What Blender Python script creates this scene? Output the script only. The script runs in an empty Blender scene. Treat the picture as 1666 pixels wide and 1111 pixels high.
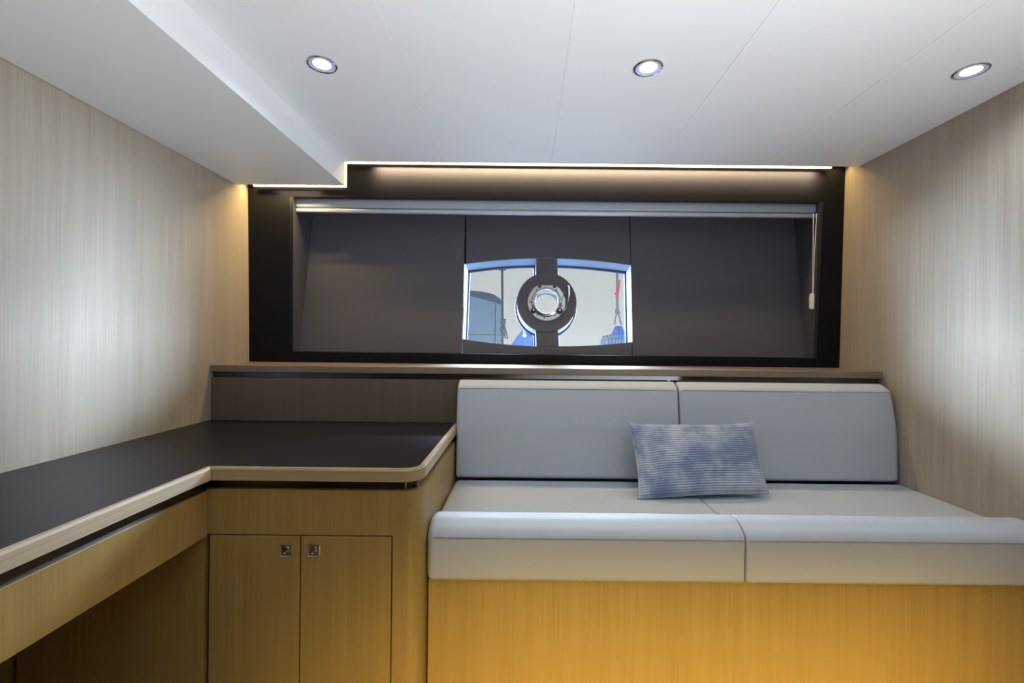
import bpy, math, random
from mathutils import Vector, Matrix
random.seed(4)
C = bpy.context.scene.collection
S = bpy.context.scene
# ------------------------------------------------------------------ camera, world, lamps, exposure
CAMZ = 1.17; F = 740.0; CX = 853.0; CY = 553.0; ROLL = math.radians(0.6)
cd = bpy.data.cameras.new('camera'); cam = bpy.data.objects.new('camera', cd); C.objects.link(cam)
cd.sensor_width = 36; cd.lens = 36 * F / 1666
cd.shift_x = -(CX - 833) / 1666; cd.shift_y = -(555.5 - CY) / 1666
cd.clip_start = .02
cam.matrix_world = Matrix.Translation((0, 0, CAMZ)) @ Matrix.Rotation(math.radians(90), 4, 'X') @ Matrix.Rotation(ROLL, 4, 'Z')
S.camera = cam
vs = S.view_settings
vs.view_transform = 'Standard'; vs.look = 'None'; vs.gamma = 1; vs.use_curve_mapping = False
vs.exposure = 0.0

W = bpy.data.worlds.new('world'); S.world = W; W.use_nodes = True
bg = W.node_tree.nodes['Background']
bg.inputs[0].default_value = (0.80, 0.81, 0.80, 1); bg.inputs[1].default_value = 0.8

def lamp(name, kind, loc, target, energy, col, **kw):
    d = bpy.data.lights.new(name, kind); o = bpy.data.objects.new(name, d); C.objects.link(o)
    o.location = loc
    o.rotation_euler = (Vector(target) - Vector(loc)).to_track_quat('-Z', 'Y').to_euler()
    d.energy = energy; d.color = col
    for k, v in kw.items(): setattr(d, k, v)
    return o
# harbour daylight (sky and water glare) that falls in through the stern windows
SKYC = (.66, .80, 1)
lamp('daylight_port', 'AREA', (-2.5, 4.0, 1.9), (0.0, 2.9, 1.35), 1650, SKYC, shape='RECTANGLE', size=2.6, size_y=1.6, spread=math.radians(100))
lamp('daylight_starboard', 'AREA', (2.6, 4.0, 1.9), (0.0, 2.9, 1.35), 1900, SKYC, shape='RECTANGLE', size=2.6, size_y=1.6, spread=math.radians(100))
lamp('daylight_high', 'AREA', (0.0, 4.3, 3.1), (0, 2.9, 1.4), 1000, SKYC, shape='RECTANGLE', size=2.4, size_y=1.0, spread=math.radians(100))
# unseen cool area light added behind the camera, aimed up to brighten the ceiling
lamp('ceiling_fill', 'AREA', (0.75, -.9, .9), (0.1, .6, 2.6), 58, (.86, .93, 1), shape='RECTANGLE', size=2.4, size_y=.8, spread=math.radians(95))
# unseen warm area light added behind the camera to warm the low woodwork
lamp('low_warm_fill', 'AREA', (0.75, -.35, .05), (0.65, 1.7, -.34), 12.5, (1, .68, .17), shape='RECTANGLE', size=2.2, size_y=.12, spread=math.radians(48))

# ------------------------------------------------------------------ helpers
def unroll(px, py):
    u = px - CX; v = CY - py; c, s = math.cos(ROLL), math.sin(ROLL)
    return u * c - v * s, u * s + v * c
def at(px, py, Y):
    u, v = unroll(px, py); return Vector((u * Y / F, Y, CAMZ + v * Y / F))
def on_plane(px, py, a, b):            # plane y = a + b*z
    u, v = unroll(px, py)
    Y = (a + b * CAMZ) / (1 - b * v / F)
    return Vector((u * Y / F, Y, CAMZ + v * Y / F))

def empty(name, loc, label, cat, group=None):
    o = bpy.data.objects.new(name, None); C.objects.link(o); o.location = loc
    o['label'] = label; o['category'] = cat
    if group: o['group'] = group
    return o
def wloc(o):
    v = Vector((0, 0, 0))
    while o: v += o.location; o = o.parent
    return v
class MB:
    def __init__(s): s.v = []; s.f = []
    def add(s, vs_, fs):
        n = len(s.v); s.v += [Vector(p) for p in vs_]; s.f += [tuple(i + n for i in f) for f in fs]; return s
    def box(s, x0, x1, y0, y1, z0, z1):
        return s.add([(x0,y0,z0),(x1,y0,z0),(x1,y1,z0),(x0,y1,z0),(x0,y0,z1),(x1,y0,z1),(x1,y1,z1),(x0,y1,z1)],
                     [(3,2,1,0),(4,5,6,7),(0,1,5,4),(1,2,6,5),(2,3,7,6),(3,0,4,7)])
    def loft(s, rings, cap=True, closed=True):
        n = len(rings[0]); vs_ = [p for r in rings for p in r]; fs = []
        for i in range(len(rings) - 1):
            for j in range(n if closed else n - 1):
                k = (j + 1) % n
                fs.append((i*n+j, i*n+k, (i+1)*n+k, (i+1)*n+j))
        if cap: fs.append(tuple(reversed(range(n)))); fs.append(tuple((len(rings)-1)*n + j for j in range(n)))
        return s.add(vs_, fs)
    def prism(s, ring, off):           # ring of 3d points extruded by vector off
        off = Vector(off); return s.loft([[Vector(p) for p in ring], [Vector(p) + off for p in ring]])
    def tube(s, pts, r, n=10, closed=False):
        pts = [Vector(p) for p in pts]; rings = []
        up = Vector((0.13, 0.21, 0.97))
        for i, p in enumerate(pts):
            if closed: d = pts[(i+1) % len(pts)] - pts[i-1]
            else: d = pts[min(i+1, len(pts)-1)] - pts[max(i-1, 0)]
            d.normalize(); a = d.cross(up)
            if a.length < .1: a = d.cross(Vector((1, 0, 0)))
            a.normalize(); b = d.cross(a)
            rr = r[i] if isinstance(r, (list, tuple)) else r
            rings.append([p + (a*math.cos(t) + b*math.sin(t))*rr for t in [2*math.pi*k/n for k in range(n)]])
        if closed: rings.append(rings[0]); return s.loft(rings, cap=False)
        return s.loft(rings)
    def lathe(s, prof, org, ax, n=40, cap=True):   # prof: (radius, height along ax)
        ax = Vector(ax).normalized(); a = ax.orthogonal().normalized(); b = ax.cross(a); org = Vector(org)
        rings = [[org + ax*h + (a*math.cos(2*math.pi*k/n) + b*math.sin(2*math.pi*k/n))*r for k in range(n)] for r, h in prof]
        return s.loft(rings, cap)
    def build(s, name, mat, parent=None, smooth=False, bevel=0, seg=2, kind=None, label=None, cat=None, group=None, angle=35):
        w = wloc(parent)
        me = bpy.data.meshes.new(name); me.from_pydata([p - w for p in s.v], [], s.f); me.materials.append(mat)
        import bmesh
        bm = bmesh.new(); bm.from_mesh(me)
        bmesh.ops.remove_doubles(bm, verts=bm.verts, dist=1e-6)
        bmesh.ops.recalc_face_normals(bm, faces=bm.faces); bm.to_mesh(me); bm.free()
        if smooth:
            me.polygons.foreach_set('use_smooth', [True]*len(me.polygons))
            me.set_sharp_from_angle(angle=math.radians(angle))
        o = bpy.data.objects.new(name, me); C.objects.link(o); o.parent = parent
        if bevel:
            m = o.modifiers.new('bevel', 'BEVEL'); m.width = bevel; m.segments = seg; m.limit_method = 'ANGLE'; m.angle_limit = math.radians(40)
            m.harden_normals = False
        if kind: o['kind'] = kind
        if label: o['label'] = label
        if cat: o['category'] = cat
        if group: o['group'] = group
        return o
def box(name, x0, x1, y0, y1, z0, z1, mat, parent=None, **kw):
    return MB().box(x0, x1, y0, y1, z0, z1).build(name, mat, parent, **kw)
def fillet(pts, rads, n=8):            # 2d polygon with rounded corners
    out = []; N = len(pts)
    for i, p in enumerate(pts):
        r = rads[i] if isinstance(rads, (list, tuple)) else rads
        p = Vector(p); a = Vector(pts[i-1]) - p; b = Vector(pts[(i+1) % N]) - p
        if r <= 0: out.append(p); continue
        la, lb = a.length, b.length; a.normalize(); b.normalize()
        ang = a.angle(b); t = min(r / math.tan(ang/2), la*.49, lb*.49); r2 = t * math.tan(ang/2)
        c = p + (a + b).normalized() * (r2 / math.sin(ang/2))
        s = p + a*t - c; e = p + b*t - c; tot = s.angle(e)
        sg = 1 if s.x*e.y - s.y*e.x > 0 else -1
        for k in range(n + 1):
            q = sg*tot*k/n; out.append(c + Vector((s.x*math.cos(q) - s.y*math.sin(q), s.x*math.sin(q) + s.y*math.cos(q))))
    return out
def densify(pts, L=.015):
    out = []
    for i, p in enumerate(pts):
        q_ = pts[(i+1) % len(pts)]; out.append(p); k = int((q_-p).length/L)
        out += [p.lerp(q_, j/(k+1)) for j in range(1, k+1)]
    return out
def inset(pts, e):                     # 2d inset, any orientation
    N = len(pts); A = sum(pts[i].x*pts[(i+1) % N].y - pts[(i+1) % N].x*pts[i].y for i in range(N)); sg = 1 if A > 0 else -1
    out = []
    for i in range(N):
        d1 = (pts[i] - pts[i-1]); d2 = (pts[(i+1) % N] - pts[i])
        d1 = d1.normalized() if d1.length > 1e-9 else d2.normalized()
        d2 = d2.normalized() if d2.length > 1e-9 else d1
        n1 = Vector((-d1.y, d1.x))*sg; n2 = Vector((-d2.y, d2.x))*sg
        m = n1 + n2; m = m.normalized() if m.length > 1e-6 else n1
        out.append(pts[i] + m * (e / max(.35, m.dot(n1))))
    return out

# ------------------------------------------------------------------ materials
def nm(name):
    m = bpy.data.materials.new(name); m.use_nodes = True
    return m, m.node_tree, m.node_tree.nodes['Principled BSDF']
def plain(name, col, rough=.5, metal=0, spec=.5, noise=0, nscale=40, bump=0, bscale=300, coat=0, emis=None, estr=0):
    m, t, p = nm(name)
    p.inputs['Base Color'].default_value = (*col, 1); p.inputs['Roughness'].default_value = rough
    p.inputs['Metallic'].default_value = metal; p.inputs['Specular IOR Level'].default_value = spec
    p.inputs['Coat Weight'].default_value = coat
    tc = t.nodes.new('ShaderNodeTexCoord')
    if noise:
        n = t.nodes.new('ShaderNodeTexNoise'); n.inputs['Scale'].default_value = nscale; n.inputs['Detail'].default_value = 4
        t.links.new(tc.outputs['Object'], n.inputs['Vector'])
        mx = t.nodes.new('ShaderNodeMix'); mx.data_type = 'RGBA'
        mx.inputs[6].default_value = (*[c*(1-noise) for c in col], 1); mx.inputs[7].default_value = (*[min(1, c*(1+noise)) for c in col], 1)
        t.links.new(n.outputs['Fac'], mx.inputs[0]); t.links.new(mx.outputs[2], p.inputs['Base Color'])
    if bump:
        n = t.nodes.new('ShaderNodeTexNoise'); n.inputs['Scale'].default_value = bscale; n.inputs['Detail'].default_value = 3
        t.links.new(tc.outputs['Object'], n.inputs['Vector'])
        b = t.nodes.new('ShaderNodeBump'); b.inputs['Strength'].default_value = bump; b.inputs['Distance'].default_value = .001
        t.links.new(n.outputs['Fac'], b.inputs['Height']); t.links.new(b.outputs[0], p.inputs['Normal'])
    if emis: p.inputs['Emission Color'].default_value = (*emis, 1); p.inputs['Emission Strength'].default_value = estr
    return m
def wood(name, lo, hi, axis='Z', rough=.42, fine=1.0, spec=.5):
    """fine straight-grained veneer; the grain runs along axis"""
    m, t, p = nm(name); N = t.nodes.new; L = t.links.new
    tc = N('ShaderNodeTexCoord')
    def stretched(sc, along, detail=3):
        mp = N('ShaderNodeMapping'); v = [sc*fine]*3; v['XYZ'.index(axis)] = along; mp.inputs['Scale'].default_value = v
        n = N('ShaderNodeTexNoise'); n.inputs['Scale'].default_value = 1; n.inputs['Detail'].default_value = detail; n.inputs['Roughness'].default_value = .6
        L(tc.outputs['Object'], mp.inputs['Vector']); L(mp.outputs[0], n.inputs['Vector']); return n
    a = stretched(260, 2.2, 4); b = stretched(16, .5, 2); c = stretched(700, 260, 1)
    def math_(op, x, y, clamp=False):
        n = N('ShaderNodeMath'); n.operation = op; n.use_clamp = clamp
        for i, q in enumerate((x, y)):
            if hasattr(q, 'is_linked') or hasattr(q, 'links'): L(q, n.inputs[i])
            else: n.inputs[i].default_value = q
        return n.outputs[0]
    s = math_('ADD', math_('MULTIPLY', a.outputs['Fac'], .62), math_('MULTIPLY', b.outputs['Fac'], .24))
    s = math_('ADD', s, math_('MULTIPLY', c.outputs['Fac'], .14))
    r = N('ShaderNodeValToRGB'); r.color_ramp.elements[0].position = .33; r.color_ramp.elements[1].position = .67
    r.color_ramp.elements[0].color = (*lo, 1); r.color_ramp.elements[1].color = (*hi, 1)
    L(s, r.inputs[0]); L(r.outputs[0], p.inputs['Base Color'])
    p.inputs['Roughness'].default_value = rough; p.inputs['Specular IOR Level'].default_value = spec
    bp = N('ShaderNodeBump'); bp.inputs['Strength'].default_value = .12; bp.inputs['Distance'].default_value = .0006
    L(a.outputs['Fac'], bp.inputs['Height']); L(bp.outputs[0], p.inputs['Normal'])
    return m
M = {}
M['wall'] = wood('pale_veneer', (.30, .245, .185), (.44, .37, .29), rough=.52, spec=.4, fine=1.5)
M['oak'] = wood('golden_veneer', (.25, .165, .046), (.37, .256, .086), rough=.40, fine=1.5)
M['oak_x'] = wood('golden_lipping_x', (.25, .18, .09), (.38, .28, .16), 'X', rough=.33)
M['oak_y'] = wood('daylit_lipping_y', (.33, .26, .17), (.52, .43, .31), 'Y', rough=.33)  # same lipping, lightened: window daylight is put into the colour
M['ledge'] = wood('ledge_oak', (.13, .10, .068), (.22, .17, .12), 'X', rough=.35)
M['splash'] = wood('shaded_veneer', (.085, .062, .042), (.13, .097, .068), rough=.45)  # same veneer, darkened: shade below the ledge is put into the colour
M['ceil'] = plain('ceiling_vinyl', (.76, .775, .78), .55, noise=.015, nscale=3, bump=.05, bscale=500)
M['seam'] = plain('ceiling_seam_bead', (.86, .88, .90), .4)
M['floor'] = wood('floor_teak', (.24, .14, .06), (.38, .24, .11), 'Y', rough=.5, fine=.3)
M['frame'] = plain('dark_frame_leather', (.006, .006, .008), .5, spec=.12, noise=.1, bump=.1)
M['taupe'] = plain('taupe_leather', (.060, .058, .072), .62, spec=.35, noise=.04, nscale=12, bump=.12, bscale=450)
M['gloss'] = plain('smoked_glossy_strip', (.012, .011, .011), .06, spec=.7)
M['work'] = plain('charcoal_leather_top', (.010, .009, .012), .34, spec=.16, noise=.08, nscale=8, bump=.15, bscale=600)
M['sofa'] = plain('pale_grey_leather', (.42, .455, .505), .50, spec=.4, noise=.02, nscale=6, bump=.12, bscale=380)
M['seamline'] = plain('seam_thread', (.22, .235, .26), .8)
M['chrome'] = plain('chrome', (.50, .51, .53), .15, 1)
M['steel'] = plain('brushed_steel', (.27, .28, .28), .28, 1, noise=.06, nscale=60)
M['blackmetal'] = plain('dark_knob_metal', (.03, .03, .035), .3, .6)
M['reflector'] = plain('lamp_reflector', (.50, .55, .80), .35, spec=.6)
M['lampdisc'] = plain('lamp_diffuser', (.9, .9, .9), .4, emis=(.93, .96, 1), estr=1.6)
M['led'] = plain('led_diffuser', (1, .9, .75), .5, emis=(1, .78, .50), estr=1.4)
M['blind'] = plain('blind_fabric', (.25, .28, .32), .5, noise=.03, nscale=200)
M['blindbar'] = plain('blind_alloy', (.36, .39, .44), .35, .2)
M['cord'] = plain('blind_cord', (.72, .70, .66), .6)
M['gel'] = plain('window_gelcoat', (.13, .17, .23), .35)
M['gasket'] = plain('window_gasket', (.012, .02, .045), .4)
M['sea'] = plain('sea_water', (.50, .60, .66), .25, noise=.1, nscale=2)
M['canopy'] = plain('blue_grey_canvas', (.16, .25, .36), .7, noise=.15, nscale=9)
M['canopydark'] = plain('navy_canvas', (.03, .06, .10), .7)
M['rope'] = plain('dark_rope', (.035, .045, .06), .8, noise=.3, nscale=200)
M['rope2'] = plain('grey_rope', (.13, .14, .15), .8, noise=.4, nscale=200)
M['red'] = plain('red_ribbon', (.55, .02, .03), .6)
M['blue'] = plain('blue_fender_vinyl', (.004, .055, .40), .35)
M['skyblue'] = plain('bright_blue_vinyl', (.01, .17, .62), .25)
M['ribbed'] = plain('blue_grey_cover', (.05, .15, .26), .6)
def glass():
    m = bpy.data.materials.new('window_glass'); m.use_nodes = True; t = m.node_tree; t.nodes.clear()
    o = t.nodes.new('ShaderNodeOutputMaterial'); a = t.nodes.new('ShaderNodeBsdfTransparent'); a.inputs[0].default_value = (.93, .96, .97, 1)
    g = t.nodes.new('ShaderNodeBsdfGlossy'); g.inputs['Roughness'].default_value = .02
    x = t.nodes.new('ShaderNodeMixShader'); x.inputs[0].default_value = .05
    t.links.new(a.outputs[0], x.inputs[1]); t.links.new(g.outputs[0], x.inputs[2]); t.links.new(x.outputs[0], o.inputs[0]); return m
M['glass'] = glass()
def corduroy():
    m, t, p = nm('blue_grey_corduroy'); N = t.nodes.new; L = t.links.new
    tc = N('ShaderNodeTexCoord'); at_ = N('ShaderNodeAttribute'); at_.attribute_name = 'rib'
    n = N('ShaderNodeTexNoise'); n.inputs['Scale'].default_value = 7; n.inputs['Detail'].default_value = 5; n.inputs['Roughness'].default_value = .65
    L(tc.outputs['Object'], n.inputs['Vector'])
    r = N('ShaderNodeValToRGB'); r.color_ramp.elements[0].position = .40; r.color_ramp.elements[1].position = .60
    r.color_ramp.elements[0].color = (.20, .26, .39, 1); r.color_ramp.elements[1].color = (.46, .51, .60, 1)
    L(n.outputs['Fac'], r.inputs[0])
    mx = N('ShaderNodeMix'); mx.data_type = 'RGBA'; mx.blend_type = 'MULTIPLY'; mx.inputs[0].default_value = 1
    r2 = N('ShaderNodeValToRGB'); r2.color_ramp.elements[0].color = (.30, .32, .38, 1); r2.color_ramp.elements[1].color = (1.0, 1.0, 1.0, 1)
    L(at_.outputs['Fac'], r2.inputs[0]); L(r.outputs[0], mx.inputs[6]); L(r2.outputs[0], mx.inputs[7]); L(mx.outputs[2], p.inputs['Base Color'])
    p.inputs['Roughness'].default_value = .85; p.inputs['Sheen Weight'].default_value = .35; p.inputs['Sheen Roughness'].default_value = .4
    n2 = N('ShaderNodeTexNoise'); n2.inputs['Scale'].default_value = 260; L(tc.outputs['Object'], n2.inputs['Vector'])
    b = N('ShaderNodeBump'); b.inputs['Strength'].default_value = .4; b.inputs['Distance'].default_value = .001
    L(n2.outputs['Fac'], b.inputs['Height']); L(b.outputs[0], p.inputs['Normal'])
    return m
M['cord_fabric'] = corduroy()

# ------------------------------------------------------------------ room shell
XL, XR = -1.70, 1.95; YB = -2.2
ZC, ZS, YC = 2.203, 2.062, 2.66        # ceiling, soffit underside, where both stop short of the stern panel
XS = -1.0625
YP0, YPB = 2.843, -.029                # stern panel plane y = YP0 + YPB*z
def yp(z): return YP0 + YPB*z
ZF = -.15
box('floor', -2.0, 2.1, YB, 3.0, ZF-.05, ZF, M['floor'], kind='structure')
wl = box('wall_left', XL-.15, XL, YB, 3.05, .60, 2.42, M['wall'], kind='structure')
box('wall_panel', XL-.17, XL-.10, YB, 3.05, ZF, .60, M['oak'], wl)
box('wall_right', XR, XR+.05, YB, 3.05, ZF, 2.42, M['wall'], kind='structure')
box('wall_rear', -2.0, 2.1, YB-.05, YB, ZF, 2.42, M['wall'], kind='structure')
box('wall_stern', XL-.2, XR+.1, 2.87, 2.90, ZF, 1.00, M['wall'], kind='structure')
cl = box('ceiling', XL-.1, XR+.1, YB, 3.05, 2.40, 2.43, M['ceil'], kind='structure')
seams = [-1.062, -.467, .146, .762, 1.388, XR]
for i in range(5):
    box('ceiling_panel', seams[i]+(.0023 if i else 0), seams[i+1]-(.0023 if i < 4 else .002), YB, YC, ZC, ZC+.022, M['ceil'], cl, bevel=.0012)
for x in seams[1:-1]:
    box('seam_bead', x-.0019, x+.0019, YB, YC, ZC-.0008, ZC+.012, M['seam'], cl)
box('soffit', XL+.004, XS, YB, YC, ZS, 2.39, M['ceil'], bevel=.002, kind='structure')

# stern panel: dark surround with the window opening in it
def pp(px, py): return on_plane(px, py, YP0, YPB)
oa, ob, oc, od = pp(477, 320), pp(1334, 328.5), pp(1323, 582.5), pp(477, 572)     # opening corners TL TR BR BL
ztop = 2.40; zbot = 1.0
wb = bpy.data.objects.new('wall_back', None); C.objects.link(wb); wb['kind'] = 'structure'
def plate(name, pts, th, mat, parent, **kw):
    return MB().prism(pts, (0, th, 0)).build(name, mat, parent, **kw)
def q(x, z): return Vector((x, yp(z), z))
TL, TR, BR, BL = q(XL, ztop), q(XR, ztop), q(XR, zbot), q(XL, zbot)
m = MB()
th = Vector((0, .025, 0))
fr = [TL, TR, BR, BL]; inn = [oa, ob, oc, od]
vs_ = fr + inn + [p + th for p in fr] + [p + th for p in inn]; fs = []
for i in range(4):
    k = (i+1) % 4
    fs += [(i, k, 4+k, 4+i), (8+i, 12+i, 12+k, 8+k), (4+i, 4+k, 12+k, 12+i), (i, 8+i, 8+k, k)]
m.add(vs_, fs); m.build('surround', M['frame'], wb)

# recess lining and hull plane
HA, HB = 2.687, .179                   # hull plane y = HA + HB*z
def hp(px, py): return on_plane(px, py, HA, HB)
def hq(x, z): return Vector((x, HA + HB*z, z))
def hz(x, z, d=0): return Vector((x, HA + HB*z + d, z))
zt, zb = 2.06, 1.05
xl_t, xl_b, xr_t, xr_b = -1.43, -1.395, 1.80, 1.745
rv = [[oa, od, hz(od.x+.012, od.z+.0, .03), hz(oa.x-.0, oa.z, .03)], [oc, ob, hz(ob.x, ob.z, .03), hz(oc.x-.005, oc.z, .03)]]
def slab(pts, d):                      # closed thin slab from a quad
    return MB().prism(pts, d)
L0 = slab([oa, od, hz(od.x+.004, od.z, .03), hz(oa.x+.004, oa.z, .03)], (-.02, 0, 0)); L0.build('reveal', M['taupe'], wb)
slab([oc, ob, hz(ob.x-.004, ob.z, .03), hz(oc.x-.004, oc.z, .03)], (.02, 0, 0)).build('reveal', M['taupe'], wb)
slab([oa, ob, hz(ob.x, ob.z, .03), hz(oa.x, oa.z, .03)], (0, 0, .02)).build('reveal', M['taupe'], wb)
slab([od, oc, hz(oc.x, oc.z, .03), hz(od.x, od.z, .03)], (0, 0, -.02)).build('reveal', M['frame'], wb)

# hull facing panels, as outlines on the hull plane
NRM = Vector((0, 1, -HB)).normalized()
def hull(name, ring, mat, parent, front=0, back=.02, **kw):
    r0 = [p + NRM*front for p in ring]
    return MB().prism(r0, NRM*(back-front)).build(name, mat, parent, **kw)
PX = lambda lst: [hp(*p) for p in lst]
g = .8
hull('panel', [hz(xl_t, 2.12), hp(758-g, 330), hp(752-g, 585), hz(xl_t, 1.02)], M['taupe'], wb, bevel=.001)
hull('panel', [hp(1024+g, 330), hz(xr_t, 2.12), hz(xr_t, 1.02), hp(1028.6+g, 585)], M['taupe'], wb, bevel=.001)
def arc(p0, p1, sag, n=10):            # pixel arc, sag in pixels (up is negative y)
    out = []
    for k in range(n+1):
        t = k/n; out.append((p0[0]+(p1[0]-p0[0])*t, p0[1]+(p1[1]-p0[1])*t - sag*4*t*(1-t)))
    return out
lt = arc((757, 428.8), (873, 419.8), 2.0); rt = arc((906, 419.8), (1027, 430.7), 1.8)
lb = arc((752, 551.7), (873, 563.7), -2.0); rb = arc((908.6, 563.7), (1029.7, 556.5), -2.0)
hull('panel', PX([(758+g, 330)] + [(757.5+g, 428.8)] + lt[1:] + rt[:-1] + [(1026.5-g, 430.7), (1024-g, 330)]), M['taupe'], wb)
hull('panel', PX([(752+g, 551.7)] + lb[1:] + rb[:-1] + [(1028.9-g, 556.5), (1028.6-g, 585), (752+g, 585)]), M['taupe'], wb)
DC = (889.5, 492.0); DR = 48.0
def dcirc(a, r=DR): return (DC[0]+r*math.cos(a), DC[1]-r*math.sin(a))
ta = math.acos(17.0/DR)
def arcd(a0, a1, n=14, r=DR): return [dcirc(a0+(a1-a0)*k/n, r) for k in range(n+1)]
hull('mullion', PX([(873, 420.8), (906, 420.8)] + [dcirc(ta+(math.pi-2*ta)*k/8, DR+.6) for k in range(9)]), M['taupe'], wb, front=-.001)
hull('mullion', PX([(908.6, 563), (873, 563)] + [dcirc(math.pi+ta-.02+(math.pi-2*ta+.04)*k/8, DR+.6) for k in range(9)]), M['taupe'], wb, front=-.001)
_c = hp(889, 492.3); _a = PX(arcd(0, 2*math.pi*47/48, 47)); _i = [_c + (p-_c).normalized()*.0715 for p in _a]
MB().loft([[p+NRM*d for p in r_] for r_, d in ((_i, .03), (_i, -.006), (_a, -.006), (_a, .03), (_i, .03))], cap=False).build('porthole_disc', M['taupe'], wb, smooth=True)
for x0_, x1_ in ((757.6, 751.5), (1024.4, 1029.2)):      # battens closing the joints from behind
    MB().prism([p+NRM*.0205 for p in PX([(x0_-7, 325), (x0_+7, 325), (x0_+7, 405), (x0_-7, 405)])], NRM*.01).build('batten', M['frame'], wb)
for x_ in (757.2, 1024.8):
    MB().prism([p+NRM*.0205 for p in PX([(x_-6, 400), (x_+6, 400), (x_+6-3*(x_ < 800), 427), (x_-6, 427)])], NRM*.01).build('batten', M['frame'], wb)
box('batten', -.46, -.405, 2.90, 2.91, 1.0, 1.155, M['frame'], wb); box('batten', .66, .715, 2.90, 2.91, 1.0, 1.145, M['frame'], wb)

# side windows: gelcoat reveal, gasket ring, pane
def win(name, outline, lab):
    w = bpy.data.objects.new(name, None); C.objects.link(w); w['kind'] = 'structure'
    w.location = hp(*outline[0])
    pts3 = PX(outline)
    t = Vector((HB, 0, 0))
    ax = Vector((1, 0, 0)); ay = NRM.cross(ax).normalized()
    if ay.z < 0: ay = -ay
    o = pts3[0]
    p2 = [Vector(((p-o).dot(ax), (p-o).dot(ay))) for p in pts3]
    def ring(e, d): return [o + ax*v.x + ay*v.y + NRM*d for v in inset(p2, e)]
    N = len(p2)
    def strip(rs, nm_, mat):
        mm = MB(); mm.loft(rs + [rs[0]], cap=False); return mm.build(nm_, mat, w)
    strip([ring(-.004, .0215), ring(0, .004), ring(.003, .004), ring(.004, .15), ring(-.004, .15)], 'reveal', M['gel'])
    strip([ring(-.004, .130), ring(.016, .130), ring(.018, .146), ring(-.004, .146)], 'gasket', M['gasket'])
    mm = MB(); mm.prism(ring(.008, .138), NRM*.004); mm.build('pane', M['glass'], w)
    return w
a_l0 = math.pi - math.acos(17.0/DR)     # where the mullion meets the disc
lo = lt + [dcirc(a_l0 + (math.pi*2 - 2*a_l0)*k/16, DR) for k in range(17)] + list(reversed(lb))
win('window_1', lo, None)
a_r = math.acos(17.5/DR)
ro = rt + list(reversed(rb)) + [dcirc(-a_r + 2*a_r*k/16, DR) for k in range(17)]
win('window_2', ro, None)

# porthole
pc = hp(889, 492.3); k1 = (hp(890, 492.3)-pc).length
w3 = bpy.data.objects.new('window_3', None); C.objects.link(w3); w3['kind'] = 'structure'; w3.location = pc
fl = []
RO = 31*k1; RI = 17.3*k1
nseg = 64
ax = Vector((1, 0, 0)); ay = Vector((0, HB, 1)).normalized()
def pol(cx, cy, r, a, d): return pc + ax*(cx + r*math.cos(a)) + ay*(cy + r*math.sin(a)) + NRM*d
def rings(radf, ds): return [[pol(0, 0, rf(2*math.pi*k/nseg), 2*math.pi*k/nseg, d) for k in range(nseg)] for rf, d in zip(radf, ds)]
def flat(a):                            # flange outline: round with a flat top
    r = RO
    s = math.sin(a)
    if s > .70: r = min(RO*1.03, RO*.93/s)
    return r
mm = MB(); rs = rings([flat, lambda a: flat(a)*.985, lambda a: RI*1.42, lambda a: RI*1.42], [-.008, -.013, -.013, .0])
mm.loft(rs, cap=False); mm.build('flange', M['steel'], w3, smooth=True)
mm = MB(); rs = rings([lambda a: RI*1.40, lambda a: RI*1.36, lambda a: RI*1.20, lambda a: RI*1.15, lambda a: RI*1.04, lambda a: RI*1.0, lambda a: RI],
                      [-.010, -.022, -.026, -.019, -.019, -.010, .05])
mm.loft(rs, cap=False); mm.build('rim', M['chrome'], w3, smooth=True)
mm = MB(); mm.loft(rings([lambda a: RI*1.02]*2, [.004, .008])); mm.build('pane', M['glass'], w3)
for a in (52, 128, 180, 235, 262, 300):
    a = math.radians(a); c = pol(0, 0, RO*.84, a, -.013)
    MB().lathe([(.0045, 0), (.0045, .002), (.003, .003)], c, -NRM, 12).build('screw', M['blackmetal'], w3, smooth=True)
for a in (215, 325):                    # clamp knobs
    a = math.radians(a); c = pol(0, 0, RO*.83, a, -.013)
    MB().lathe([(.012, 0), (.018, .006), (.018, .016), (.011, .022), (.004, .024)], c, -NRM, 20).build('clamp_knob', M['blackmetal'], w3, smooth=True)
    MB().lathe([(.005, .023), (.005, .027)], c, -NRM, 12).build('clamp_bolt', M['chrome'], w3, smooth=True)
for x in (-.36, .42):                   # hinge blocks at the flat top
    c = pol(RO*x, RO*.84, 0, 0, -.016)
    mm = MB(); mm.tube([c - ax*.010, c + ax*.010], .0075, 12); mm.build('hinge', M['blackmetal'], w3, smooth=True)
hpts = [(921, 466), (924, 467), (925, 480), (923, 492), (920, 502), (915, 508)]
mm = MB(); mm.tube([hp(*p) - NRM*.024 for p in hpts], [.004, .005, .0032, .0032, .0035, .005], 10); mm.build('lever_handle', M['steel'], w3, smooth=True)
mm = MB(); mm.tube([hp(917+0, 476) - NRM*.02, hp(915, 486) - NRM*.02, hp(914, 500) - NRM*.02], .0028, 8); mm.build('lever_rod', M['chrome'], w3, smooth=True)
mm = MB(); mm.lathe([(.007, 0), (.007, .016), (.004, .018)], hp(922, 467) - NRM*.012, -NRM, 16); mm.build('lever_pivot', M['steel'], w3, smooth=True)
mm = MB(); mm.tube([pol(0, 0, RO*.66, math.radians(t), -.016) for t in range(222, 322, 6)], .0035, 8); mm.build('retaining_bar', M['blackmetal'], w3, smooth=True)

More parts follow.
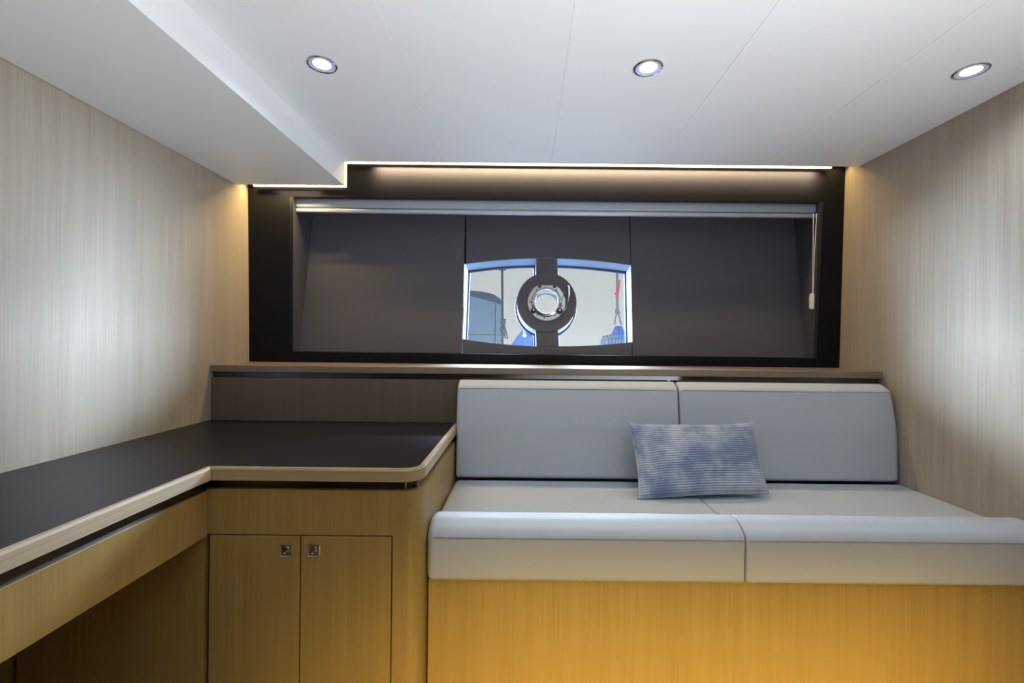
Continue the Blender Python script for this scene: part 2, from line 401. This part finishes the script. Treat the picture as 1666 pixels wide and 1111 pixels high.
# ------------------------------------------------------------------ cove lighting behind the ceiling edge
E = empty('cove_light_strip', (0, 2.72, ZC), 'warm glowing light strip in the cove stepping along the back edge of the ceiling', 'light strip')
zl = 2.2285; zs2 = 2.0835; xk = -1.0985
yl = 2.752
def ledbox(n, x0, x1, z0, z1): box(n, x0, x1, yl, yl+.012, z0, z1, M['led'], E)
ledbox('diffuser', xk+.010, XR-.10, zl, zl+.009)
ledbox('diffuser', XL+.05, xk+.010, zs2, zs2+.009)
ledbox('diffuser', xk-.0, xk+.010, zs2+.009, zl+.009)
def cove_lamp(x0, x1, z, e1, e2):
    # the strip throws most of its light on the panel, some straight down
    lamp('cove_lamp', 'AREA', ((x0+x1)/2, 2.695, z), ((x0+x1)/2, 2.695+1, z-.8), e1, (1, .74, .46), shape='RECTANGLE', size=(x1-x0-.3), size_y=.02, spread=math.radians(62))
    lamp('cove_lamp', 'AREA', ((x0+x1)/2, 2.735, z), ((x0+x1)/2, 2.74, z-1), e2, (1, .72, .28), shape='RECTANGLE', size=(x1-x0), size_y=.02, spread=math.radians(130))
cove_lamp(xk+.03, XR-.03, zl+.03, 27, 12)
cove_lamp(XL+.03, xk-.02, zs2+.03, .5, 5)

# ------------------------------------------------------------------ roller blind
y0b = 2.822
bt0, bt1 = at(480, 321, y0b), at(1333, 330, y0b)
B = empty('roller_blind', ((bt0+bt1)/2), 'grey rolled-up blind across the top of the dark window recess', 'blind')
def extrude_x(prof, x0, x1, dz=0, r=0.0):    # prof (y,z) at x0; z shifts by dz at x1
    p = [Vector(a) for a in prof]
    def st(e, x, t): return [Vector((x, a.x, a.y + dz*t)) for a in inset(p, e)]
    return [st(r, x0, 0), st(r*.3, x0+r*.3, 0), st(0, x0+r, 0), st(0, x1-r, 1), st(r*.3, x1-r*.3, 1), st(r, x1, 1)]
zc = bt0.z; dzb = bt1.z - bt0.z
def zpx(py): return at(480, py, y0b).z
prof = fillet([(y0b, zpx(337.5)), (y0b+.062, zpx(337.5)), (y0b+.062, zpx(321)), (y0b+.012, zpx(321)), (y0b, zpx(326))], [.012, .01, .004, .02, .02], 6)
MB().loft(extrude_x(prof, bt0.x, bt1.x, dzb, .004)).build('rolled_fabric', M['blind'], B, smooth=True, angle=50)
prof = fillet([(y0b-.004, zpx(345)), (y0b+.03, zpx(345)), (y0b+.03, zpx(338.6)), (y0b-.004, zpx(338.6))], .007, 5)
MB().loft(extrude_x(prof, bt0.x, bt1.x-.003, dzb, .004)).build('bottom_bar', M['blindbar'], B, smooth=True, angle=50)
prof = fillet([(y0b+.004, zpx(321.3)), (y0b+.07, zpx(321.3)), (y0b+.07, zpx(319)), (y0b+.004, zpx(319))], .002, 3)
MB().loft(extrude_x(prof, bt0.x+.002, bt1.x-.002, dzb, .001)).build('head_rail', M['blackmetal'], B)
yc = 2.790
def cp(px, py): return at(px, py, yc)
MB().tube([cp(1323.3, 347), cp(1323.0, 400), cp(1322.4, 440), cp(1321.8, 480)], .0019, 6).build('pull_cord', M['cord'], B, smooth=True)
MB().tube([cp(1328.6, 347), cp(1326.6, 385), cp(1324.6, 425), cp(1322.8, 480)], .0019, 6).build('pull_cord', M['cord'], B, smooth=True)
w0, w1 = cp(1321.5, 477), cp(1320.0, 503)
r = [Vector((w0.x+dx, yc, w0.z+dz_)) for dx, dz_ in ((-.006, 0), (.010, 0), (.014, -.02), (.012, -.085), (.009, -.098), (-.006, -.098), (-.012, -.088), (-.012, -.03))]
MB().prism([p - Vector((0.004, .008, 0)) for p in r], (0, .016, 0)).build('cord_weight', M['cord'], B, bevel=.003, seg=3)

# ------------------------------------------------------------------ ledge, smoked strip, backsplash
D = empty('back_ledge', (0, 2.6, .98), 'long oak ledge across the stern below the dark window recess', 'ledge')
box('ledge_board', XL+.001, XR-.008, 2.46, 2.835, .981, 1.018, M['ledge'], D, bevel=.004, seg=3)
box('smoked_strip', XL+.001, XR-.02, 2.485, 2.52, .948, .982, M['gloss'], D)
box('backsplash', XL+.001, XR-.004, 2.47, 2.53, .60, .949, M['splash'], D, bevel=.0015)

# ------------------------------------------------------------------ cabinet, desk apron, worktop
XCS = -.355; YF = 1.60; ZCB = .635; ZW0, ZW = .676, .720
K = empty('corner_cabinet', ((-1.09+XCS)/2, YF+.4, 0), 'two-door golden oak cabinet with rounded corner under the dark worktop', 'cabinet')
dx = [at(340.5, 870, YF).x, at(489.2, 870, YF).x, at(638, 870, YF).x]; zd = at(489, 870, YF).z
xcl = at(334, 820, YF).x
R = .07
# carcass behind the doors
box('carcass', xcl, XCS-.021, YF+.024, 2.467, ZF, ZCB-.02, M['oak'], K)
# face: top rail and right stile wrapping round the corner
def col2(pts, z0, z1): return MB().prism([Vector((p.x, p.y, z0)) for p in pts], (0, 0, z1-z0))
side = fillet([(dx[2]+.0025, YF), (XCS, YF), (XCS, 2.468), (XCS-.02, 2.468), (XCS-.02, YF+.06), (XCS-.05, YF+.0235), (dx[2]+.0025, YF+.0235)], [0, R, 0, 0, 0, 0, 0], 14)
col2(side, ZF, ZCB).build('side_panel', M['oak'], K, smooth=True)
box('top_rail', xcl, dx[2]+.0025, YF, YF+.0235, zd, ZCB, M['oak'], K)
def door(x0, x1, latch_px, n):
    d = MB().box(x0+.0026, x1-.0026, YF, YF+.022, ZF+.03, zd-.0045).build('door', M['oak'], K, bevel=.001)
    c = at(latch_px, 895, YF); s = .0215
    # square flush latch: frame, dished ring, button
    lt_ = MB(); o_ = fillet([(-s, -s), (s, -s), (s, s), (-s, s)], .002, 3)
    nn = len(o_)
    def sq(e, y): return [Vector((c.x+p.x*e, y, c.z+p.y*e)) for p in o_]
    def circ(rr, y): return [Vector((c.x+rr*math.cos(2*math.pi*k/nn - 3*math.pi/4 - .25), y, c.z+rr*math.sin(2*math.pi*k/nn - 3*math.pi/4 - .25))) for k in range(nn)]
    lt_.loft([sq(1, YF), sq(1, YF-.0025), sq(.94, YF-.003), sq(.88, YF-.0018), circ(.0145, YF-.0018), circ(.0145, YF-.0005)], cap=False)
    plate_ = lt_.build('latch_plate', M['chrome'], d, smooth=True, angle=25)
    MB().lathe([(.0142, .0008), (.0138, .004), (.0115, .0045), (.0105, .0012), (.0098, .0006), (.0095, .003), (.006, .0042), (.0001, .0045)], Vector((c.x, YF, c.z)), (0, -1, 0), 32, cap=False).build('latch_button', M['chrome'], d, smooth=True)
    return d
door(dx[0], dx[1], 466, 0); door(dx[1], dx[2], 511, 1)
# smoked recess under the worktop
strip = fillet([(xcl, YF+.02), (XCS-.02, YF+.02), (XCS-.02, 2.467), (xcl, 2.467)], [0, .05, 0, 0], 12)
col2(strip, ZCB-.019, ZW0).build('smoked_strip', M['gloss'], K, smooth=True)

DK = empty('desk_apron', (-1.4, .8, 0), 'long pale oak drawer front hung under the desk along the left wall', 'desk')
xa = -1.105
za1 = at(333, 797, YF).z; za0 = at(333, 871, YF).z
box('front_board', xa-.022, xa, -.3, YF-.004, za0, za1, M['oak'], DK, bevel=.0015)
box('drawer_box', XL+.01, xa-.03, -.28, YF-.004, za0+.02, za1-.01, M['oak'], DK)
box('smoked_strip', xa-.04, xa-.012, -.3, YF-.004, za1-.002, ZW0, M['gloss'], DK)
box('end_panel', XL-.08, xl_t+.335 if False else xcl-.0035, YF+.005, YF+.025, ZF, za0+.03, M['oak'], DK)

WT = empty('desk_worktop', (-1.2, 1.6, ZW0), 'L-shaped charcoal worktop with oak lipping in the left corner', 'worktop')
XD = -1.075; YW = 1.565; XW = -.349
outl = [(XL+.002, -.3), (XD, -.3), (XD, YW), (XW, YW), (XW, 2.468), (XL+.002, 2.468)]
f1 = fillet(outl, [0, 0, .0, R, 0, 0], 12)
LW = .018
inner2 = fillet([(XL+.002, -.3), (XD-LW, -.3), (XD-LW, YW+LW), (XW-LW, YW+LW), (XW-LW, 2.468), (XL+.002, 2.468)], [0, 0, 0, R-LW, 0, 0], 12)
ny = len(f1)
# lipping: only along the free edges (indices 1 .. end-1 of the outline)
fo = f1[1:-1]; fi = inner2[1:-1]
mm = MB(); n = len(fo)
lay = [[Vector((p.x, p.y, ZW0)) for p in fi], [Vector((p.x, p.y, ZW0)) for p in fo], [Vector((p.x, p.y, ZW-.007)) for p in fo],
       [Vector(((p.x*.75+q_.x*.25), (p.y*.75+q_.y*.25), ZW)) for p, q_ in zip(fo, fi)], [Vector((p.x, p.y, ZW)) for p in fi]]
sect = [[lay[j][i] for j in range(5)] for i in range(n)]
# split at the inner corner so the grain follows each run; y runs carry painted daylight
ci = 1
MB().loft(sect[:ci+1]).build('lipping', M['oak_y'], WT, smooth=True, angle=25)
ce = ci + 14
mm = MB().loft(sect[ci:ce]); mm.build('lipping', M['oak_x'], WT, smooth=True, angle=25)
MB().loft(sect[ce-1:]).build('lipping', M['oak_y'], WT, smooth=True, angle=25)
col2([Vector(p) for p in inner2], ZW0+.004, ZW-.0012).build('leather_top', M['work'], WT)
# chrome post in the smoked gap at the rounded corner
for a, b in (((659, 786)), ((677, 786)),):
    c = at(a, b, YF+.005)
    MB().tube([Vector((c.x, YF+.030 if a > 670 else YF+.014, ZCB)), Vector((c.x, YF+.030 if a > 670 else YF+.014, ZW0))], .0035, 10).build('post', M['chrome'], K, smooth=True)

# ------------------------------------------------------------------ sofa
SF = empty('banquette_sofa', (.8, 2.0, 0), 'pale grey leather banquette with two seats and oak base along the stern wall', 'sofa')
XS0 = -.352; XG = .822
box('base_panel', XS0+.003, XR-.004, 1.70, 2.44, ZF, .276, M['oak'], SF, bevel=.002)
def zr(h): return CAMZ + h
def cushion(name, prof2d, x0, x1, r0, r1, bend=None, ns=7):
    """profile in (y,z) extruded along x with rounded ends of radius r0 and r1"""
    rs = []
    for k in range(ns+1):
        t = math.pi/2*k/ns
        rs.append((x0 + r0*(1-math.sin(t)) if False else x0 + r0*(1-math.cos(math.pi/2-t)) if False else x0 + r0*(1-math.cos(t)) , r0*(1-math.sin(t))))
    nm_ = 10
    for k in range(1, nm_): rs.append((x0+r0 + (x1-r1-x0-r0)*k/nm_, 0))
    for k in range(ns+1):
        t = math.pi/2*(1-k/ns); rs.append((x1 - r1*(1-math.cos(t)), r1*(1-math.sin(t))))
    rr = []
    for x, e in rs:
        pts = inset(prof2d, e)
        rr.append([Vector((x + (bend(x, p) if bend else 0), p.x, p.y)) for p in pts])
    return MB().loft(rr)
seatp = fillet([(1.672, zr(-.893)), (1.667, zr(-.71)), (1.735, zr(-.676)), (1.80, zr(-.680)), (1.862, zr(-.722)), (2.35, zr(-.725)), (2.35, zr(-.893))],
               [.022, .05, .05, .05, .05, .01, .01], 8)
def seat(x0, x1, r0, r1):
    o = cushion('seat_cushion', seatp, x0, x1, r0, r1).build('seat_cushion', M['sofa'], SF, smooth=True, angle=60)
    MB().tube([(x0+max(r0,.01)*.9, 1.6668, zr(-.728)), (x1-max(r1,.01)*.9, 1.6668, zr(-.728))], .0014, 6).build('seam', M['seamline'], o)
    return o
seat(XS0, XG-.0015, .028, .010); seat(XG+.0015, XR-.003, .010, .010)
backp = fillet([(2.335, zr(-.713)), (2.345, zr(-.45)), (2.372, zr(-.243)), (2.445, zr(-.208)), (2.462, zr(-.25)), (2.462, zr(-.713))],
               [.02, .25, .036, .03, .02, .01], 8)
backp = densify(backp)
def back(x0, x1, r0, r1, bend=None):
    o = cushion('backrest', backp, x0, x1, r0, r1, bend).build('backrest', M['sofa'], SF, smooth=True, angle=60)
    pts = [(x0+.004+ (bend(x0, Vector((2.37, zr(-.25)))) if bend else 0), 2.372, zr(-.262)), (x0+.02, 2.3695, zr(-.254)), (x1-.03, 2.3695, zr(-.254)),]
    MB().tube(pts, .0014, 6).build('seam', M['seamline'], o)
    return o
XBG = at(1105.5, 650, 2.36).x
back(-.347, XBG-.003, .016, .014)
def bulge(x, p):
    k = max(0, (x-1.2)/.75); h = (p.y - zr(-.728))/.5
    return k*(-.016*max(0, h-.1)**2 + .006*math.sin(math.pi*min(1, max(0, h))))
back(XBG+.003, XR-.008, .014, .036, bulge)

# ------------------------------------------------------------------ corduroy cushion
cT = [at(1018, 685.5, 2.270), at(1222, 685.5, 2.280), at(1249, 801, 2.115), at(1036, 810, 2.085)]     # TL TR BR BL
P0 = sum(cT, Vector())/4
nrm = (cT[1]-cT[0]).cross(cT[3]-cT[0]).normalized()
if nrm.y > 0: nrm = -nrm
NR, NCx, SUB = 33, 46, 6
mm = MB(); rows = NR*SUB; rib = []
def surf(u, v, side):
    # pinch the sides in between the corners
    uu = u; vv = v
    sx = .038*max(0,math.sin(math.pi*v))**.45*(1-2*u)*abs(1-2*u)**1.5 * (1.0 if u < .5 else .4)
    sy = .050*max(0,math.sin(math.pi*u))**.35*(1-2*v)*abs(1-2*v)**2
    uu += sx; vv += sy*(1 if v < .5 else .35)
    top = cT[0].lerp(cT[1], uu); bot = cT[3].lerp(cT[2], uu); p = top.lerp(bot, vv)
    t = max(0, (1-abs(2*u-1)**3.2))**.55 * max(0, (1-abs(2*v-1)**2.6))**.6
    p = p + nrm*(.062*t*side)
    if side > 0: p = p - nrm*t*(.022*math.exp(-((u-.11)/.035)**2) + .006*math.exp(-((u-.55+.2*v)/.06)**2)*v)
    p = p + nrm*.006*side*t*math.sin(5*u+2)*math.sin(7*v+1)
    return p, t
mesh_v = []; mesh_f = []
for side in (1, -1):
    base = len(mesh_v)
    for i in range(rows+1):
        v = i/rows
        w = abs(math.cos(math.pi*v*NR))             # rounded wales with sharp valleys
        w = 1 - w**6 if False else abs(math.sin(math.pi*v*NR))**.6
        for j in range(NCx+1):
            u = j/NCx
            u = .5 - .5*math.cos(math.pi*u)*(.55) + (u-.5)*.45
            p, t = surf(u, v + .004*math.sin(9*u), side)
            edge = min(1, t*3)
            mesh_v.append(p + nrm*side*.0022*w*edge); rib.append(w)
    for i in range(rows):
        for j in range(NCx):
            a = base+i*(NCx+1)+j
            mesh_f.append((a, a+1, a+NCx+2, a+NCx+1))
w = P0.copy(); w.z = min(c.z for c in cT)
mesh_v = [p - Vector((0, .012, 0)) for p in mesh_v]
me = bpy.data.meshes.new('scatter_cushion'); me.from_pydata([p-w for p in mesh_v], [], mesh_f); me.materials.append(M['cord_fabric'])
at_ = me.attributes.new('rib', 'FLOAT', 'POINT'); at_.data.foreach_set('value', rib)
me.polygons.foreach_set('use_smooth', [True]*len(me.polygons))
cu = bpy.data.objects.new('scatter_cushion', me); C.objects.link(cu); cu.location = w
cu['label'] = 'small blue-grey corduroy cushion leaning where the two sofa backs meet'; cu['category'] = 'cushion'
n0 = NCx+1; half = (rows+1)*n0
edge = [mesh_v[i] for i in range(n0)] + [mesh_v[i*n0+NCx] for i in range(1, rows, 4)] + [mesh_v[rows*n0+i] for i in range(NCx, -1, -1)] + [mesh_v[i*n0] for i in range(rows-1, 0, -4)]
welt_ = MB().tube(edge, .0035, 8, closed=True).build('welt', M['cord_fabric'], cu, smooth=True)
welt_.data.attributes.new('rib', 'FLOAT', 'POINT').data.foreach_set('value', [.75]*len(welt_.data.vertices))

# ------------------------------------------------------------------ downlights
def downlight(x, y):
    t = empty('downlight', (x, y, ZC), '', 'downlight', 'ceiling downlights')
    MB().lathe([(.0545, 0), (.0545, .0035), (.052, .006), (.0485, .005), (.047, .003)], (x, y, ZC), (0, 0, -1), 48, cap=False).build('trim_ring', M['chrome'], t, smooth=True)
    MB().lathe([(.0475, .0042), (.040, .0022), (.034, .001), (.031, .0008)], (x, y, ZC), (0, 0, -1), 48, cap=False).build('reflector', M['reflector'], t, smooth=True)
    MB().lathe([(.0325, 0), (.0325, .0022), (.031, .003)], (x, y, ZC-.0002), (0, 0, -1), 40).build('diffuser', M['lampdisc'], t)
    return t
L1 = downlight(-.774, 1.716); L1['label'] = 'leftmost of three round chrome ceiling downlights, nearest the soffit'
for x, lab in ((.457, 'middle one of three round chrome ceiling downlights, above the sofa cushion gap'), (1.675, 'rightmost of three round chrome ceiling downlights, close to the right wall')):
    c = L1.copy(); C.objects.link(c); c.location = (x, 1.716, ZC); c['label'] = lab
    for ch in list(L1.children):
        d = ch.copy(); C.objects.link(d); d.parent = c
for x in (-.774, .457, 1.675):
    lamp('downlight_lamp', 'SPOT', (x, 1.716, ZC-.012), (x, 1.716, 0), 11.5, (.78, .88, 1), spot_size=math.radians(160), spot_blend=1, shadow_soft_size=.035)

# ------------------------------------------------------------------ outside, seen through the panes
sea = MB().box(-60, 60, 5, 140, -1.0, -.6).build('sea', M['sea'], kind='structure')
YO = 8.0
bc = empty('boat_canopy', at(790, 556, YO), 'blue-grey canvas canopy of a neighbouring boat seen through the left pane', 'canopy')
prof = [(735, 470), (760, 473.5), (785, 476), (803, 480), (812, 486), (817, 494), (818.5, 510), (817, 560), (812, 740), (735, 740)]
MB().prism([at(x, y, YO) for x, y in prof], (-.3, 1.6, 0)).build('canvas_side', M['canopy'], bc)
band = [(735, 468.5), (760, 472), (785, 474.5), (803, 478.5), (813, 485), (819, 494), (815.5, 495.5), (803, 491), (785, 486), (760, 480), (735, 477)]
MB().prism([at(x, y, YO-.03) for x, y in band], (-.25, 1.5, 0)).build('roof_edge', M['canopydark'], bc)
for yy in (543.5,):
    MB().prism([at(x, y, YO-.02) for x, y in ((735, yy), (816, yy+1), (816, yy+2), (735, yy+1))], (0, .03, 0)).build('seam', M['canopydark'], bc)
MB().prism([at(x, y, YO-.015) for x, y in ((805, 494), (806.5, 494), (806, 558), (804.5, 558))], (0, .02, 0)).build('seam', M['canopydark'], bc)
for k in range(6):
    MB().prism([at(x, y, YO-.015) for x, y in ((735, 494+k*7), (804, 495+k*7.5), (804, 496+k*7.5), (735, 494.8+k*7))], (0, .02, 0)).build('batten', M['canopy'], bc)
Y2 = 7.0
po = empty('mooring_pole', at(817, 560, Y2), 'dark slim pole with a ball on top outside the left pane', 'pole')
MB().tube([at(817, 440, Y2), at(817.3, 500, Y2), at(817.5, 780, Y2)], .009*2.0, 10).build('shaft', M['rope'], po, smooth=True)
MB().lathe([(.001, .08), (.05, .06), (.075, .02), (.075, -.006), (.05, -.035), (.001, -.048)], at(817, 436, Y2), (0, 0, 1), 24, cap=False).build('ball', M['rope'], po, smooth=True)
ro_ = empty('coiled_rope', at(820, 540, Y2-.05), 'knotted dark rope hanging at the pole outside the left pane', 'rope')
Y3 = Y2-.06
MB().tube([at(x, y, Y3) for x, y in ((815, 522), (818, 519.5), (822, 521), (821, 525), (816, 526), (815, 523), (819, 528), (822, 523))], .011*2.0, 8).build('knot', M['rope'], ro_, smooth=True)
for offs in ((817, 526, 814, 536, 819, 549), (820, 527, 823, 538, 826, 551), (818, 526, 817, 538, 823, 551), (819, 527, 821, 540, 821, 547)):
    a = offs; MB().tube([at(a[0], a[1], Y3), at(a[2], a[3], Y3), at(a[4], a[5], Y3)], .008*1.3, 7).build('strand', M['rope'], ro_, smooth=True)
Y4 = 6.6
fe = empty('blue_buoy', at(853, 570, Y4), 'bright blue rounded buoy low behind the left pane', 'buoy')
cb = at(853.5, 575, Y4); kk = Y4/F
MB().lathe([(26*kk, -170*kk), (30*kk, 0), (27*kk, 8*kk), (21*kk, 15*kk), (15*kk, 24*kk), (9*kk, 32*kk), (5*kk, 37*kk), (3*kk, 38.5*kk), (.001, 39*kk)], cb, (0, 0, 1), 28, cap=False).build('body', M['skyblue'], fe, smooth=True)
MB().tube([at(853.5, 546, Y4-.22), at(853, 538, Y4-.1), at(852.5, 529, Y4)], [.03, .018, .008], 8).build('highlight_stripe', M['cord'], fe, smooth=True)  # pale tube modelled as the white highlight on the buoy
hr = empty('hanging_rope', at(1004.5, 500, Y4), 'grey rope with red ribbon hanging outside the right pane', 'rope')
MB().tube([at(1004.3, 415, Y4), at(1004, 470, Y4), at(1004.2, 506, Y4)], .0095*2.0, 8).build('line', M['rope2'], hr, smooth=True)
MB().tube([at(1001, 505, Y4), at(1006, 504, Y4), at(1008, 508, Y4), at(1003, 510, Y4), at(1001, 507, Y4), at(1006, 510, Y4)], .01*2.0, 8).build('knot', M['rope2'], hr, smooth=True)
MB().tube([at(1003.5, 508, Y4), at(1001, 520, Y4), at(1000, 528.5, Y4)], .0085*1.3, 8).build('strand', M['rope2'], hr, smooth=True)
MB().tube([at(1005.5, 508, Y4), at(1008.5, 520, Y4), at(1010.5, 528.5, Y4)], .0085*1.3, 8).build('strand', M['rope2'], hr, smooth=True)
MB().tube([at(1008, 455, Y4-.02), at(1006.5, 467, Y4-.02), at(1005, 476, Y4-.02), at(1003, 484, Y4-.02)], [.008, .014, .018, .018], 8).build('ribbon', M['red'], hr, smooth=True)
MB().tube([at(1000, 478, Y4-.02), at(1005, 477, Y4-.02)], [.015, .025], 8).build('ribbon', M['red'], hr, smooth=True)
fd = empty('blue_fender', at(1006, 560, Y4), 'deep blue fender with pale ribbed cover hung on a rope outside the right pane', 'fender')
cb = at(1006, 562, Y4)
nr = 24; rr = []
for rad, h in ((15, 0), (13.5, 10), (10, 20), (6.5, 28), (5, 31.5), (.5, 32)):
    rr.append([cb + Vector((math.cos(2*math.pi*k/nr)*rad*kk*(1+.10*(k % 2)), math.sin(2*math.pi*k/nr)*rad*kk*(1+.10*(k % 2)), h*kk)) for k in range(nr)])
MB().loft(rr).build('body', M['blue'], fd, smooth=True, angle=20)
for k in range(9):
    px = 980 + k*5.0
    MB().tube([at(px-2, 565, Y4-.12), at(px-1.5, 556-1.0*min(k, 3), Y4-.13), at(px+1, 549-1.1*min(k, 2), Y4-.11), at(px+2.5, 548-1.1*min(k, 2), Y4-.05)], .02, 8).build('rib', M['ribbed'], fd, smooth=True)
